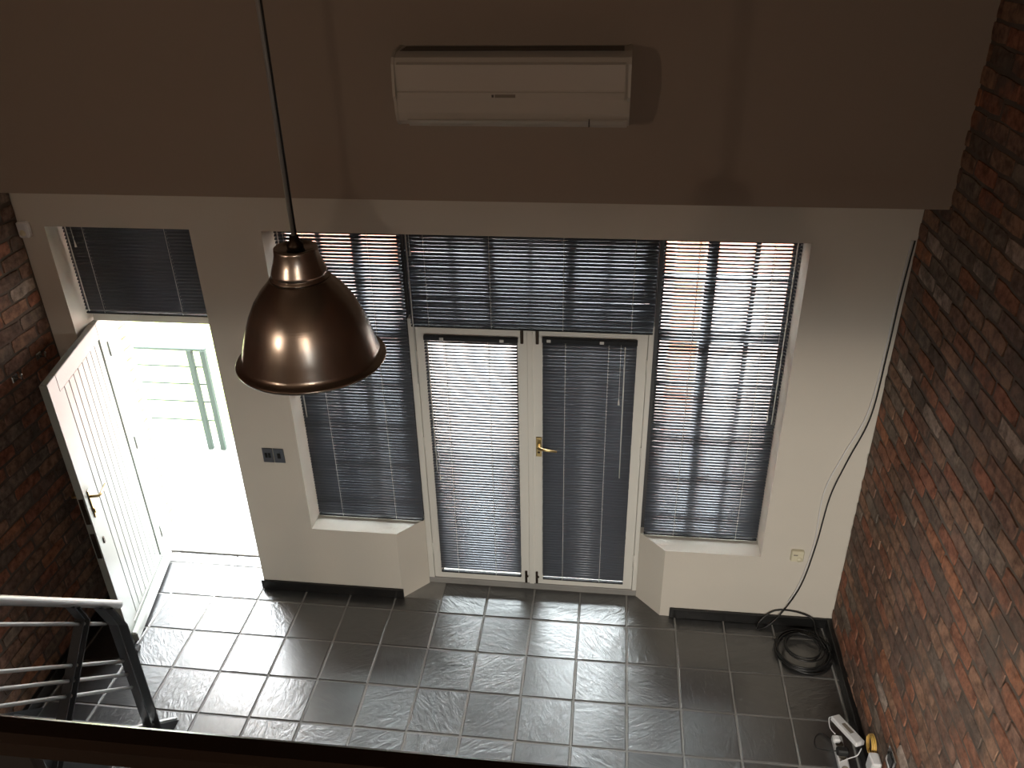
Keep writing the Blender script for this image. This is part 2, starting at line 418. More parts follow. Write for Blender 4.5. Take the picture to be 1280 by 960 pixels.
# brick walls ------------------------------------------------------
def brick_shape(seed, L, H):
    rnd = random.Random(seed); j = lambda a: rnd.uniform(-a, a)
    dep = .005 + rnd.uniform(0, .006); nx, nz = 4, 3; vs = []; fs = []
    for k in range(nz):
        for i in range(nx):
            u = (i / (nx - 1) - .5) * L; v = (k / (nz - 1) - .5) * H
            edge = i in (0, nx-1) or k in (0, nz-1); corner = i in (0, nx-1) and k in (0, nz-1)
            u += j(.004) - (math.copysign(.003, u) if corner else 0); v += j(.0035) - (math.copysign(.004, v) if corner else 0)
            vs.append((dep - (.003 if edge else 0) + j(.002), u, v))
    n = len(vs); rim = [0, 1, 2, 3, 7, 11, 10, 9, 8, 4]
    for k in range(nz - 1):
        for i in range(nx - 1): a = k * nx + i; fs.append((a, a + 1, a + nx + 1, a + nx))
    for q in rim: x, u, v = vs[q]; vs.append((-.004, u * 1.015, v * 1.03))
    for q in range(len(rim)):
        q2 = (q + 1) % len(rim); fs.append((rim[q], rim[q2], n + q2, n + q))
    return vs, fs
def brick_wall(name, X, sgn, ymin, ymax, zmax, wallbox):
    """courses of separate bricks laid on a mortar bed; sgn is the side the faces look to"""
    wall = struct(obj(name, wallbox, M['mortar']))
    cells = []; k = 0; z = .045 - .0
    BL, BH, PL_, PH = .213, .070, .228, .0845
    rnd = random.Random(hash(name) % 1 + (3 if sgn < 0 else 5))
    while z < zmax:
        y = ymax - (0 if k % 2 == 0 else PL_ / 2)
        if k % 2: cells.append((ymax - PL_ / 4 + .003, z, .5))
        while y > ymin:
            cells.append((y - PL_ / 2, z, 1.0)); y -= PL_
        z += PH; k += 1
    def area(c):
        y, z, _ = c; pts = [project((X, y + a, z + b)) for a, b in ((-.1, -.035), (.1, -.035), (.1, .035), (-.1, .035))]
        if min(p[2] for p in pts) < .1: return 0
        cx = sum(p[0] for p in pts) / 4; cy = sum(p[1] for p in pts) / 4
        if not (-25 < cx < 1305 and -25 < cy < 985): return 0
        A = 0
        for q in range(4): A += pts[q][0] * pts[(q+1) % 4][1] - pts[q][1] * pts[(q+1) % 4][0]
        return abs(A) / 2
    order = sorted(range(len(cells)), key=lambda q: -area(cells[q])); single = set(q for q in order[:300] if area(cells[q]) > 0)
    meshes = {}
    for hf in (.5, 1.0):
        for v in range(10):
            vs, fs = brick_shape(v + 50 * hf + (9 if sgn < 0 else 0), BL if hf == 1 else PL_ / 2 - .018, BH)
            mb = MB().add([(sgn * a, b, c) for a, b, c in vs], fs)
            meshes[hf, v] = mb
    datas = {}
    js = MB(); jr = []
    for q, (y, z, hf) in enumerate(cells):
        v = rnd.randrange(10); mb = meshes[hf, v]; yy = y + rnd.uniform(-.004, .004); zz = z + rnd.uniform(-.004, .004)
        rot = rnd.uniform(-.02, .02)
        if q in single:
            if (hf, v) not in datas:
                t = obj('brick', mb, M['brick']); datas[hf, v] = t.data; ob = t
            else:
                ob = bpy.data.objects.new('brick', datas[hf, v]); C.objects.link(ob)
            ob.parent = wall; ob.location = (X, yy, zz); ob.rotation_euler = (rot, 0, 0)
        else:
            js.add([(X + p[0], yy + p[1], zz + p[2]) for p in mb.v], mb.f); jr += [rnd.random()] * len(mb.f)
    o = with_rnd(obj('smaller_bricks', js, M['bricks'], wall), jr); o['kind'] = 'stuff'
    return wall
brick_wall('wall_right', XR, -1, -5.2, -.006, 5.25, MB().box(XR, XR + .22, BY, YO, -.05, 5.3))
brick_wall('wall_left', XL, 1, -4.2, -.006, 5.25, MB().box(XL - .22, XL, BY, YO, -.05, 5.3))

# skirtings
struct(obj('baseboard_front_left', MB().box(-1.515, P1 + .01, -.018, 0.0, .0, .078, .004), M['skirting']))
struct(obj('baseboard_front_right', MB().box(P2 + .06, XR - .03, -.018, 0.0, .0, .078, .004), M['skirting']))
struct(obj('baseboard_right', MB().box(XR - .034, XR - .002, -5.0, 0, 0, .078, .003), M['skirting']))
struct(obj('baseboard_left', MB().box(XL + .002, XL + .034, -1.3, -.02, 0, .085, .004), M['skirting']))
struct(obj('trim_1', MB().box(Q1 - .01, Q2 + .01, .165, YO, -.003, .045, .004), M['grout']), 'grey threshold step under the french doors')
struct(obj('trim_2', MB().box(-2.34, -1.5, .30, YO + .06, -.003, .012, .003), M['concrete']), 'pale threshold of the entrance door')

# windows ----------------------------------------------------------
def window(name, x0, x1, z0, z1, vb, hb, y=.215, fw=.035):
    """vb / hb: bars as (position, width)"""
    r = sroot(name, ((x0 + x1) / 2, y, z0)); dpt = .03
    f = MB().box(x0, x0 + fw, y, y + dpt, z0, z1).box(x1 - fw, x1, y, y + dpt, z0, z1)
    obj('frame_stile', MB().box(x0, x0 + fw, y, y + dpt, z0, z1, .003), M['steel'], r)
    obj('frame_stile', MB().box(x1 - fw, x1, y, y + dpt, z0, z1, .003), M['steel'], r)
    obj('frame_rail', MB().box(x0 + fw, x1 - fw, y, y + dpt, z0, z0 + fw, .003), M['steel'], r)
    obj('frame_rail', MB().box(x0 + fw, x1 - fw, y, y + dpt, z1 - fw, z1, .003), M['steel'], r)
    for p, wd in vb: obj('mullion' if wd > .035 else 'glazing_bar', MB().box(p - wd/2, p + wd/2, y + .002, y + dpt - .002, z0 + fw, z1 - fw, .002), M['steel'], r)
    vx = [x0 + fw] + [q for p, wd in vb for q in (p - wd/2, p + wd/2)] + [x1 - fw]
    hz = [z0 + fw] + [q for p, wd in hb for q in (p - wd/2, p + wd/2)] + [z1 - fw]
    for p, wd in hb:
        for a in range(0, len(vx), 2):
            obj('glazing_bar', MB().box(vx[a], vx[a+1], y + .004, y + dpt - .004, p - wd/2, p + wd/2, .002), M['steel'], r)
    for a in range(0, len(vx), 2):
        for b in range(0, len(hz), 2):
            obj('pane', MB().box(vx[a] + .0004, vx[a+1] - .0004, y + .013, y + .017, hz[b] + .0004, hz[b+1] - .0004), M['glass'], r)
    return r
hbR = [(.743, .022), (1.03, .022), (1.32, .022), (1.61, .022), (1.93, .05), (2.28, .022)]
w1 = window('window_1', WL + .002, Q1 - .001, ZS, ZT, [(-.87, .026), (-.65, .058)], hbR)
w3 = window('window_3', Q2 + .001, WR - .002, ZS, ZT, [(1.315, .058), (1.547, .026)], hbR)
w2 = window('window_2', Q1, Q2, 2.005, ZT, [(-.14, .022), (.08, .055), (.326, .022), (.572, .055), (.80, .022)], [])
w4 = window('window_4', -2.338, -1.502, 1.975, ZT, [(-2.06, .022), (-1.78, .022)], [(2.27, .022)], y=.235)
for wx, px0 in ((w1, -.65), (w3, 1.315)):      # casement stays and catches showing through the slats
    s = 1 if wx is w3 else -1
    for zz in (1.93, 1.05):
        obj('window_catch', MB().box(px0, px0 + s * .014, .195, .214, zz - .03, zz + .03, .002).obox((px0 + s * .06, .198, zz - .012), (.05 * s, 0, .016), (0, .006, 0), (0, 0, .006)), M['steel'], wx)
# back windows of the room and of the gallery, out of the photograph, their daylight is in it
window('window_5', .0, .5, .9, 1.5, [(.25, .03)], [], y=BY - .12, fw=.05)
window('window_6', 1.25, 1.75, 3.85, 4.15, [(1.5, .03)], [], y=BY - .12, fw=.03)

# french doors -----------------------------------------------------
d2 = sroot('door_2', (.325, .175, .04))
YD = .172
obj('door_frame', MB().box(Q1, -.343, YD - .004, YD + .075, .04, 2.005, .003), M['door_paint'], d2)
obj('door_frame', MB().box(1.0, Q2, YD - .004, YD + .075, .04, 2.005, .003), M['door_paint'], d2)
obj('door_head', MB().box(-.343, 1.0, YD - .004, YD + .075, 1.965, 2.005, .003), M['door_paint'], d2)
for q in ((-.343, -.325, .045, 1.965), (.985, 1.0, .045, 1.965)): obj('door_stop_bead', MB().box(q[0], q[1], YD + .0455, YD + .06, q[2], q[3]), M['door_paint'], d2)
obj('door_stop_bead', MB().box(-.325, .985, YD + .0455, YD + .06, 1.945, 1.965), M['door_paint'], d2)
obj('door_stop_bead', MB().box(-.343, 1.0, YD + .0455, YD + .06, .040, .062), M['door_paint'], d2)
obj('door_stop_bead', MB().box(.305, .337, YD + .0455, YD + .055, .062, 1.945), M['door_paint'], d2)
def leaf(x0, x1, g0, g1, zz0, zz1, gz0, gz1, name='door_leaf'):
    mb = MB(); y0, y1 = YD, YD + .044
    X = [x0, g0, g1, x1]; Z = [zz0, gz0, gz1, zz1]
    vs = [(x, y, z) for y in (y0, y1) for z in Z for x in X]; fs = []
    I = lambda s, k, i: s * 16 + k * 4 + i
    for k in range(3):
        for i in range(3):
            if i == 1 and k == 1:
                fs += [(I(0, 1, 1), I(0, 1, 2), I(1, 1, 2), I(1, 1, 1)), (I(0, 2, 1), I(1, 2, 1), I(1, 2, 2), I(0, 2, 2)),
                       (I(0, 1, 1), I(1, 1, 1), I(1, 2, 1), I(0, 2, 1)), (I(0, 1, 2), I(0, 2, 2), I(1, 2, 2), I(1, 1, 2))]
            else: fs += [(I(0, k, i), I(0, k, i+1), I(0, k+1, i+1), I(0, k+1, i)), (I(1, k, i), I(1, k+1, i), I(1, k+1, i+1), I(1, k, i+1))]
    for i in range(3): fs += [(I(0, 0, i), I(1, 0, i), I(1, 0, i+1), I(0, 0, i+1)), (I(0, 3, i), I(0, 3, i+1), I(1, 3, i+1), I(1, 3, i))]
    for k in range(3): fs += [(I(0, k, 0), I(0, k+1, 0), I(1, k+1, 0), I(1, k, 0)), (I(0, k, 3), I(1, k, 3), I(1, k+1, 3), I(0, k+1, 3))]
    mb.add(vs, fs); l = obj(name, mb, M['door_paint'], d2)
    obj('pane', MB().box(g0, g1, YD + .02, YD + .024, gz0, gz1), M['glass'], l)
    return l
lf = leaf(-.339, .319, -.277, .249, .048, 1.958, .115, 1.885)
rt = leaf(.323, .997, .402, .938, .048, 1.958, .105, 1.90)
obj('cover_strip', MB().box(.313, .345, YD - .012, YD - .0005, .05, 1.955, .002), M['door_paint'], rt)
for x, z0, z1, l in ((.283, 1.87, 1.985, lf), (.372, 1.87, 1.985, rt)):
    obj('bolt', MB().box(x - .009, x + .009, YD - .014, YD - .0005, z0, z1, .003), M['dark_metal'], l)
obj('bolt', MB().box(.381, .44, YD - .014, YD - .0005, 1.968, 1.985, .003), M['dark_metal'], rt)
for x, l in ((.290, lf), (.362, rt)):
    obj('bolt', MB().box(x - .008, x + .008, YD - .012, YD - .0005, .052, .155, .003).box(x - .003, x + .017, YD - .022, YD - .012, .112, .122, .002), M['dark_metal'], l)
obj('lock_slot', MB().box(.3125, .3185, YD - .002, YD - .0003, 1.11, 1.25), M['dark_metal'], lf)
obj('handle_plate', MB().box(.361, .397, YD - .008, YD - .0003, 1.09, 1.235, .004), M['brass'], rt)
obj('lever', MB().tube([(.379, YD - .008, 1.18), (.379, YD - .045, 1.18), (.388, YD - .055, 1.18), (.44, YD - .058, 1.172), (.492, YD - .052, 1.163)], [.009, .009, .009, .008, .006], 10), M['brass'], rt)
obj('keyhole', MB().lathe([(0, -.003), (.007, -.003), (.007, 0)], (.379, YD - .008, 1.125), 12, axis='y'), M['dark_metal'], rt)
for z in (.3, 1.15, 1.75):
    obj('hinge', MB().tube([(-.341, YD - .005, z - .045), (-.341, YD - .005, z + .045)], .005, 8), M['door_paint'], lf)
    obj('hinge', MB().tube([(.9985, YD - .005, z - .045), (.9985, YD - .005, z + .045)], .005, 8), M['door_paint'], rt)

# entrance door ----------------------------------------------------
d1 = sroot('door_1', (-2.32, .23, 0))
obj('door_frame', MB().box(-2.34, -2.318, .215, .285, 0, 1.972, .003), M['door_paint'], d1)
obj('door_frame', MB().box(-1.518, -1.5, .215, .285, 0, 1.972, .003), M['door_paint'], d1)
obj('door_head', MB().box(-2.318, -1.518, .16, .285, 1.925, 1.972, .003), M['door_paint'], d1)
H = Vector((-2.317, .222, 0)); Fe = Vector((-2.145, -.605, 0)); U = (Fe - H).normalized(); N = Vector((-U.y, U.x, 0)); LW = (Fe - H).length
TH = .042
Zv = Vector((0, 0, 1))
def lp(u, n, z): return H + U * u + N * n + Zv * z
def lbox(u0, u1, n0, n1, z0, z1, b=0.):
    return MB().obox(lp((u0+u1)/2, (n0+n1)/2, (z0+z1)/2), U * ((u1-u0)/2), N * ((n1-n0)/2), Zv * ((z1-z0)/2), b)
dl = obj('door_leaf', lbox(0.09, LW - .115, -TH/2 - .004, -TH/2 + .004, .10, 1.84), M['entrance_paint'], d1)
for (u0, u1, z0, z1) in ((0, .09, .012, 1.915), (LW - .115, LW, .012, 1.915), (.09, LW - .115, .012, .115), (.09, LW - .115, 1.81, 1.915)):
    obj('stile' if z1 - z0 > 1 else 'rail', lbox(u0, u1, -TH, 0, z0, z1, .003), M['entrance_paint'], dl)
npk = 9; pw = (LW - .115 - .09 - .012) / npk
for k in range(npk):
    u0 = .102 + k * pw
    obj('plank', lbox(u0, u0 + pw - .0035, -.020, -.006, .118, 1.807, .003), M['entrance_paint'], dl)
obj('weather_bar', MB().obox(lp(LW/2 - .01, .018, .06), U * (LW/2 - .012), (N * .018 + Zv * -.004), Zv * .035, .008), M['entrance_paint'], dl)
obj('handle_plate', lbox(LW - .075, LW - .045, 0.0005, .008, 1.00, 1.19, .004), M['brass'], dl)
obj('lever', MB().tube([lp(LW - .06, .008, 1.145), lp(LW - .06, .05, 1.145), lp(LW - .075, .058, 1.145), lp(LW - .17, .058, 1.15)], .008, 10), M['brass'], dl)
obj('lever', MB().tube([lp(LW - .06, -TH - .008, 1.145), lp(LW - .06, -TH - .05, 1.145), lp(LW - .075, -TH - .058, 1.145), lp(LW - .17, -TH - .058, 1.15)], .008, 10), M['brass'], dl)
obj('keyhole_cover', lbox(LW - .068, LW - .052, .008, .013, 1.03, 1.065, .003), M['brass'], dl)
obj('keyhole_cover', lbox(LW - .073, LW - .055, .0005, .006, .80, .845, .003), M['dark_metal'], dl)
obj('latch_plate', lbox(LW + .0003, LW + .002, -TH + .008, -.008, .99, 1.17), M['dark_metal'], dl)
obj('latch_plate', lbox(LW + .0003, LW + .002, -TH + .008, -.008, .735, .92), M['dark_metal'], dl)
for z in (.25, 1.0, 1.7):
    obj('hinge', MB().tube([lp(-.004, .004, z - .05), lp(-.004, .004, z + .05)], .006, 8), M['entrance_paint'], dl)
tag(obj('door_stop', MB().obox((-2.125, -.63, .018), (.035, 0, 0), (0, .03, 0), (0, 0, .017), .008), M['black'], off=(-2.125, -.63, 0)),
    'black rubber wedge holding the open entrance door at its corner', 'door stop')

# blinds -----------------------------------------------------------
PITCH = .0208
def blind(label, x0, x1, z0, z1, y, tilt, cords, wand=None, brackets=(), tassel=None, seed=0, wob=.010, headdepth=.028):
    rnd = random.Random(seed); r = thing('venetian_blind', label, 'blind', ((x0 + x1)/2, y, z0), 'charcoal venetian blinds')
    obj('headrail', MB().box(x0, x1, y - headdepth/2, y + headdepth/2, z1 - .028, z1, .003), M['rail_black'], r)
    obj('bottom_rail', MB().box(x0 + .002, x1 - .002, y - .012, y + .012, z0, z0 + .012, .004), M['rail_black'], r)
    n = int((z1 - .034 - z0 - .012) / PITCH)
    a = math.radians(tilt); W = .025; hx = (x1 - x0) / 2 - .002
    prof = []
    for i in range(5):
        t = (i / 4 - .5); bow = .0030 * (1 - (2*t)**2); u = t * W
        prof.append((u * math.cos(a) + bow * math.sin(a), -u * math.sin(a) + bow * math.cos(a)))
    th = .0004; top = prof; bot = [(p[0] - th * math.sin(a), p[1] - th * math.cos(a)) for p in prof]
    poly = top + bot[::-1]; m = len(poly)
    vs = [(-hx, p, q) for p, q in poly] + [(hx, p, q) for p, q in poly]
    fs = [(i, i + m, (i+1) % m + m, (i+1) % m) for i in range(m)] + [tuple(range(m)), tuple(range(2*m - 1, m - 1, -1))]
    base = MB(); base.add(vs, fs); base.sm = [True] * m + [False] * 2
    first = None
    for k in range(n):
        z = z1 - .034 - .006 - k * PITCH
        if first is None: first = obj('slat', base, M['slat']); o = first
        else: o = bpy.data.objects.new('slat', first.data); C.objects.link(o)
        o.parent = r; o.location = (rnd.uniform(-.0006, .0006), 0, z - z0)
        o.rotation_euler = (math.radians(rnd.gauss(0, .7)), 0, 0)
        o.rotation_euler.y = rnd.gauss(0, .0012)
    dy = W/2 * math.cos(a) + .0006
    for cx in cords:
        obj('ladder_cord', MB().tube([(cx, y - dy, z0 + .008), (cx, y - dy, z1 - .02)], .0011, 5, smooth=False).tube([(cx, y + dy, z0 + .008), (cx, y + dy, z1 - .02)], .0011, 5, smooth=False)
            .tube([(cx + .004, y, z0 + .008), (cx + .004, y, z1 - .02)], .0009, 5, smooth=False), M['cord'], r)
    for bx in brackets:
        obj('bracket', MB().box(bx - .012, bx + .012, y - .020, y - .0145, z1 - .022, z1 - .004, .002), M['wand'], r)
    if wand:
        wx, wl_ = wand
        obj('tilt_wand', MB().tube([(wx, y - .024, z1 - .03), (wx + .004, y - .026, z1 - .03 - wl_)], .0036, 6), M['wand'], r)
    if tassel:
        tx, tl = tassel
        obj('pull_cord', MB().tube([(tx, y - .021, z1 - .02), (tx + .002, y - .022, z1 - .02 - tl)], .0012, 5).tube(
            [(tx + .002, y - .022, z1 - .02 - tl), (tx + .002, y - .022, z1 - .06 - tl)], [.002, .006], 8), M['cord'], r)
    return r
YB = .147
blind('dark closed blind in the small window over the entrance door', -2.332, -1.508, 1.985, 2.56, .14, -42, (-2.21, -1.72), wand=(-2.30, .52), tassel=(-2.27, .09), seed=1)
blind('tall blind left of the french doors, half hidden by the pendant lamp', -1.088, -.378, .552, 2.56, YB, -22, (-.92, -.56), wand=(-1.06, 1.2), tassel=(-1.03, 1.0), seed=2)
blind('wide short blind above the french doors', -.352, 1.022, 1.972, 2.56, YB - .012, -33, (-.245, .115, .52, .90), wand=(-.335, .92), tassel=(-.32, .09), seed=3)
blind('tall pale-lit blind right of the french doors', 1.048, 1.755, .552, 2.56, YB, -10, (1.235, 1.62), wand=(1.725, 1.1), tassel=(1.70, 1.05), seed=4)
blind('brightest blind, on the left leaf of the french doors', -.287, .262, .122, 1.912, YB, -7, (-.165, .09), brackets=(-.18, .17), wand=(-.262, .9), tassel=(-.245, .95), seed=5)
blind('dark blind on the right leaf of the french doors', .402, .940, .115, 1.922, YB, -32, (.535, .78), brackets=(.44, .74), wand=(.872, .9), tassel=(.848, .35), seed=6)

# air conditioner --------------------------------------------------
ac = thing('air_conditioner', 'off-white wall air conditioner high on the dark upper wall', 'air conditioner', (.325, YU, 3.24))
x0, x1 = -.165, .812
body = [(YU, 3.545), (-.44, 3.54), (-.485, 3.522), (-.498, 3.497), (-.498, 3.35), (-.494, 3.30), (-.478, 3.262), (-.452, 3.243), (YU, 3.225)]
obj('casing', MB().prism([(y, z) for y, z in body], x0, x1), M['ac'], ac)
front = [(-.499, 3.505), (-.512, 3.497), (-.519, 3.40), (-.517, 3.392), (-.522, 3.388), (-.520, 3.362), (-.499, 3.358)]
fpn = obj('front_panel', MB().prism(front, x0 + .012, x1 - .012), M['ac'], ac)
obj('end_cap', MB().prism([(-.30 if False else YU, 3.548), (-.44, 3.543), (-.488, 3.524), (-.503, 3.497), (-.515, 3.37), (-.503, 3.35), (-.497, 3.30), (-.481, 3.262), (-.453, 3.241), (YU, 3.222)], x0 - .012, x0), M['ac'], ac)
obj('end_cap', MB().prism([(YU, 3.548), (-.44, 3.543), (-.488, 3.524), (-.503, 3.497), (-.515, 3.37), (-.503, 3.35), (-.497, 3.30), (-.481, 3.262), (-.453, 3.241), (YU, 3.222)], x1, x1 + .012), M['ac'], ac)
obj('louvre', MB().prism([(-.4995, 3.268), (-.482, 3.252), (-.455, 3.235), (-.455, 3.240), (-.478, 3.262), (-.4935, 3.272)], x0 + .04, x1 - .16), M['ac'], ac)
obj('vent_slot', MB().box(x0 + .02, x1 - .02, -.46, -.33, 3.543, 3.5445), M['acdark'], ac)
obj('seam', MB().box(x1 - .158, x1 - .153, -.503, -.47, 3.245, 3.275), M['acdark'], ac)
obj('display_cover', MB().prism([(-.500, 3.27), (-.484, 3.252), (-.457, 3.235), (-.457, 3.241), (-.478, 3.262), (-.4945, 3.276)], x1 - .152, x1 + .004), M['ac'], ac)
obj('badge', MB().box(.262, .348, -.5235, -.5205, 3.368, 3.381), M['badge'], fpn)
obj('badge_mark', MB().box(.248, .257, -.5235, -.5205, 3.369, 3.380), M['acdark'], fpn)

# pendant lamp -----------------------------------------------------
LX, LY = -.052, -2.136
pl = thing('pendant_lamp', 'large brushed bronze dome pendant lamp hanging from a thin rod', 'pendant lamp', (LX, LY, 2.974))
shade = [(.078, 3.222), (.084, 3.214), (.092, 3.204), (.112, 3.182), (.134, 3.150), (.153, 3.112), (.168, 3.072), (.180, 3.030), (.188, 2.998), (.191, 2.988), (.198, 2.982), (.2065, 2.980), (.209, 2.976), (.207, 2.971), (.202, 2.972),
         (.189, 2.981), (.184, 2.998), (.176, 3.030), (.164, 3.070), (.149, 3.110), (.130, 3.147), (.108, 3.178), (.09, 3.198), (.075, 3.210)]
obj('lamp_shade', MB().lathe(shade, (LX, LY, 0), 96, closed=True), M['bronze'], pl)
neck = [(0, 3.298), (.046, 3.298), (.052, 3.304), (.057, 3.302), (.058, 3.296), (.0585, 3.285), (.066, 3.258), (.073, 3.238), (.0745, 3.232), (.0715, 3.229), (.0715, 3.226), (.079, 3.222), (.078, 3.216), (.06, 3.214), (0, 3.214)]
obj('neck', MB().lathe(neck, (LX, LY, 0), 72), M['bronze'], pl)
obj('gland', MB().lathe([(0, 3.335), (.011, 3.335), (.014, 3.32), (.022, 3.312), (.022, 3.296), (0, 3.296)], (LX, LY, 0), 24), M['dark_metal'], pl)
obj('rod', MB().tube([(LX, LY, 3.33), (LX, LY, 5.27)], .0065, 14), M['galv'], pl)
obj('cable', MB().tube([(LX + .009, LY - .006, 3.33), (LX + .010, LY - .006, 4.3), (LX + .009, LY - .006, 5.27)], .0028, 8), M['rubber'], pl)
obj('ceiling_rose', MB().lathe([(0, 5.25), (.05, 5.25), (.055, 5.27), (.055, 5.299), (0, 5.299)], (LX, LY, 0), 32), M['bronze'], pl)
obj('bulb', MB().lathe([(0, 3.04), (.02, 3.044), (.03, 3.065), (.03, 3.085), (.018, 3.12), (.0135, 3.14), (.0135, 3.21)], (LX, LY, 0), 24), M['lampin'], pl)

# gallery wall lamps, behind the camera: their warm light is on the upper wall and in the shade's reflection
def gallery_lamp(x, y, z, power, lab):
    t = thing('gallery_lamp', lab, 'lamp', (x, y, z), 'gallery lamps')
    em = bpy.data.materials.get('warm_bulb')
    if not em:
        em = bpy.data.materials.new('warm_bulb'); em.use_nodes = True; b = em.node_tree.nodes['Principled BSDF']
        b.inputs['Emission Color'].default_value = (1, .50, .18, 1); b.inputs['Emission Strength'].default_value = 8; b.inputs['Base Color'].default_value = (.8, .7, .6, 1)
    obj('stem', MB().tube([(x, y, z + .06), (x, y, 5.28)], .006, 8), M['dark_metal'], t)
    obj('holder', MB().lathe([(0, z + .09), (.02, z + .09), (.022, z + .04), (.02, z + .035), (0, z + .035)], (x, y, 0), 16), M['dark_metal'], t)
    obj('bulb', MB().lathe([(0, z - .04), (.02, z - .036), (.034, z - .01), (.03, z + .015), (.015, z + .036)], (x, y, 0), 24), em, t)
    l = bpy.data.lights.new('gallery_lamp_light', 'POINT'); l.energy = power; l.color = (1, .74, .54); l.shadow_soft_size = .05
    o = bpy.data.objects.new('gallery_lamp_light', l); C.objects.link(o); o.location = (x, y, z - .06)
gallery_lamp(-2.05, -4.9, 3.9, 46, 'bare warm bulb hanging beside the left brick wall over the stair head')
gallery_lamp(.9, -6.1, 4.35, 46, 'bare warm bulb hanging over the gallery on the right')

struct(obj('trim_3', MB().box(XL, XR, -3.75, -3.60, 2.04, 2.37), M['slab']), 'downstand beam under the gallery edge')  # unseen beam, added to cut the lamp light off higher up the front wall
def added_ceiling_lamp(x, y, power, lab):  # unseen lamps, added so the front wall brightens towards its foot
    t = thing('ceiling_lamp', lab, 'lamp', (x, y, 2.37), 'ceiling lamps under the gallery')
    em = bpy.data.materials.get('lit_opal')
    if not em:
        em = bpy.data.materials.new('lit_opal'); em.use_nodes = True; b = em.node_tree.nodes['Principled BSDF']
        b.inputs['Emission Color'].default_value = (1, .90, .76, 1); b.inputs['Emission Strength'].default_value = 6
    obj('base', MB().lathe([(0, 2.369), (.09, 2.369), (.09, 2.345), (0, 2.345)], (x, y, 0), 24), M['lampin'], t)
    obj('diffuser', MB().lathe([(.085, 2.345), (.08, 2.325), (.05, 2.31), (0, 2.305)], (x, y, 0), 24), em, t)
    l = bpy.data.lights.new('ceiling_lamp_light', 'SPOT'); l.spot_size = math.radians(105); l.spot_blend = .9; l.energy = power; l.color = (1, .94, .84); l.shadow_soft_size = .2  # spot of the added lamp, aimed to spare the left wall
    o = bpy.data.objects.new('ceiling_lamp_light', l); C.objects.link(o); o.location = (x, y, 2.10); o.rotation_euler = (Vector((2.0, 0, .55)) - Vector((x, y, 2.10))).to_track_quat('-Z', 'Y').to_euler()
for r_i, yy in enumerate((-4.1, -4.6, -5.3, -6.4)):
    for c_i, xx in enumerate((.8, 1.85)):
        added_ceiling_lamp(xx, yy, ADDED_LAMPS, ['round opal lamp under the gallery, row %s from the front, ' % q for q in ('first', 'second', 'third', 'last')][r_i] + ('left side', 'right side')[c_i])

# small fittings ---------------------------------------------------
sw = thing('light_switch', 'brushed steel double switch plate between the entrance and the left window', 'light switch', (-1.26, 0, 1.115))
spl = [obj('switch_plate', MB().box(xx - .034, xx + .034, -.007, 0, 1.062, 1.168, .003), M['plate_steel'], sw) for xx in (-1.296, -1.224)]
for xx in (-1.306, -1.284): obj('rocker', MB().box(xx - .008, xx + .008, -.012, -.007, 1.10, 1.135, .003), M['black'], spl[0])
obj('rocker', MB().box(-1.234, -1.214, -.012, -.007, 1.097, 1.135, .003), M['black'], spl[1])
th = thing('thermostat', 'small cream wall control box low on the wall beside the black cable', 'thermostat', (1.972, 0, .585))
obj('casing', MB().box(1.935, 2.01, -.028, 0, .543, .622, .005), M['cream'], th)
obj('dial', MB().lathe([(0, -.036), (.015, -.036), (.017, -.028)], (1.985, 0, .565), 20, axis='y'), M['cream'], th)
obj('label_strip', MB().box(1.947, 1.972, -.0295, -.028, .592, .600), M['badge'], th)
sn = thing('motion_sensor', 'small white motion sensor high in the left corner', 'sensor', (-2.445, -.02, 2.56))
obj('casing', MB().box(-2.475, -2.415, -.045, 0, 2.515, 2.605, .008), M['whiteplastic'], sn)
obj('lens', MB().lathe([(0, -.058), (.012, -.055), (.018, -.045)], (-2.445, 0, 2.545), 16, axis='y'), M['cream'], sn)
for i, (yy, zz, lab) in enumerate(((-.42, 1.84, 'chrome coat hook on the left brick wall, the one nearer the gallery'), (-.19, 1.86, 'chrome coat hook on the left brick wall, the one nearer the entrance door'))):
    hk = thing('coat_hook', lab, 'hook', (XL + .015, yy, zz), 'chrome hooks on the left brick wall')
    obj('back_plate', MB().box(XL + .012, XL + .022, yy - .025, yy + .025, zz - .02, zz + .02, .004), M['chrome'], hk)
    obj('peg', MB().tube([(XL + .02, yy, zz), (XL + .055, yy, zz - .005), (XL + .06, yy, zz + .02)], .005, 8), M['chrome'], hk)
    obj('knob', MB().lathe([(0, -.009), (.007, -.006), (.009, 0), (.007, .006), (0, .009)], (XL + .06, yy, zz + .022), 12), M['chrome'], hk)

# cables -----------------------------------------------------------
def smooth_path(pts, n=6):
    pts = [Vector(p) for p in pts]; out = []
    for i in range(len(pts) - 1):
        p0 = pts[max(i-1, 0)]; p1 = pts[i]; p2 = pts[i+1]; p3 = pts[min(i+2, len(pts)-1)]
        for k in range(n):
            t = k / n; out.append(.5 * ((2*p1) + (p2 - p0)*t + (2*p0 - 5*p1 + 4*p2 - p3)*t*t + (3*p1 - p0 - 3*p2 + p3)*t**3))
    out.append(pts[-1]); return out
wallpts = [(2.246, -.008, 2.60), (2.236, -.008, 2.303), (2.234, -.008, 1.983), (2.222, -.008, 1.587), (2.15, -.008, 1.29), (2.095, -.008, 1.032), (2.072, -.008, .67),
           (2.03, -.01, .346), (1.945, -.02, .12), (1.86, -.05, .02), (1.80, -.07, .008)]
bcab = thing('black_cable', 'black cable sagging down the front wall and coiled on the floor in the corner', 'cable', (2.05, -.235, 0))
obj('cable_run', MB().tube(smooth_path(wallpts), .0042, 8), M['rubber'], bcab)
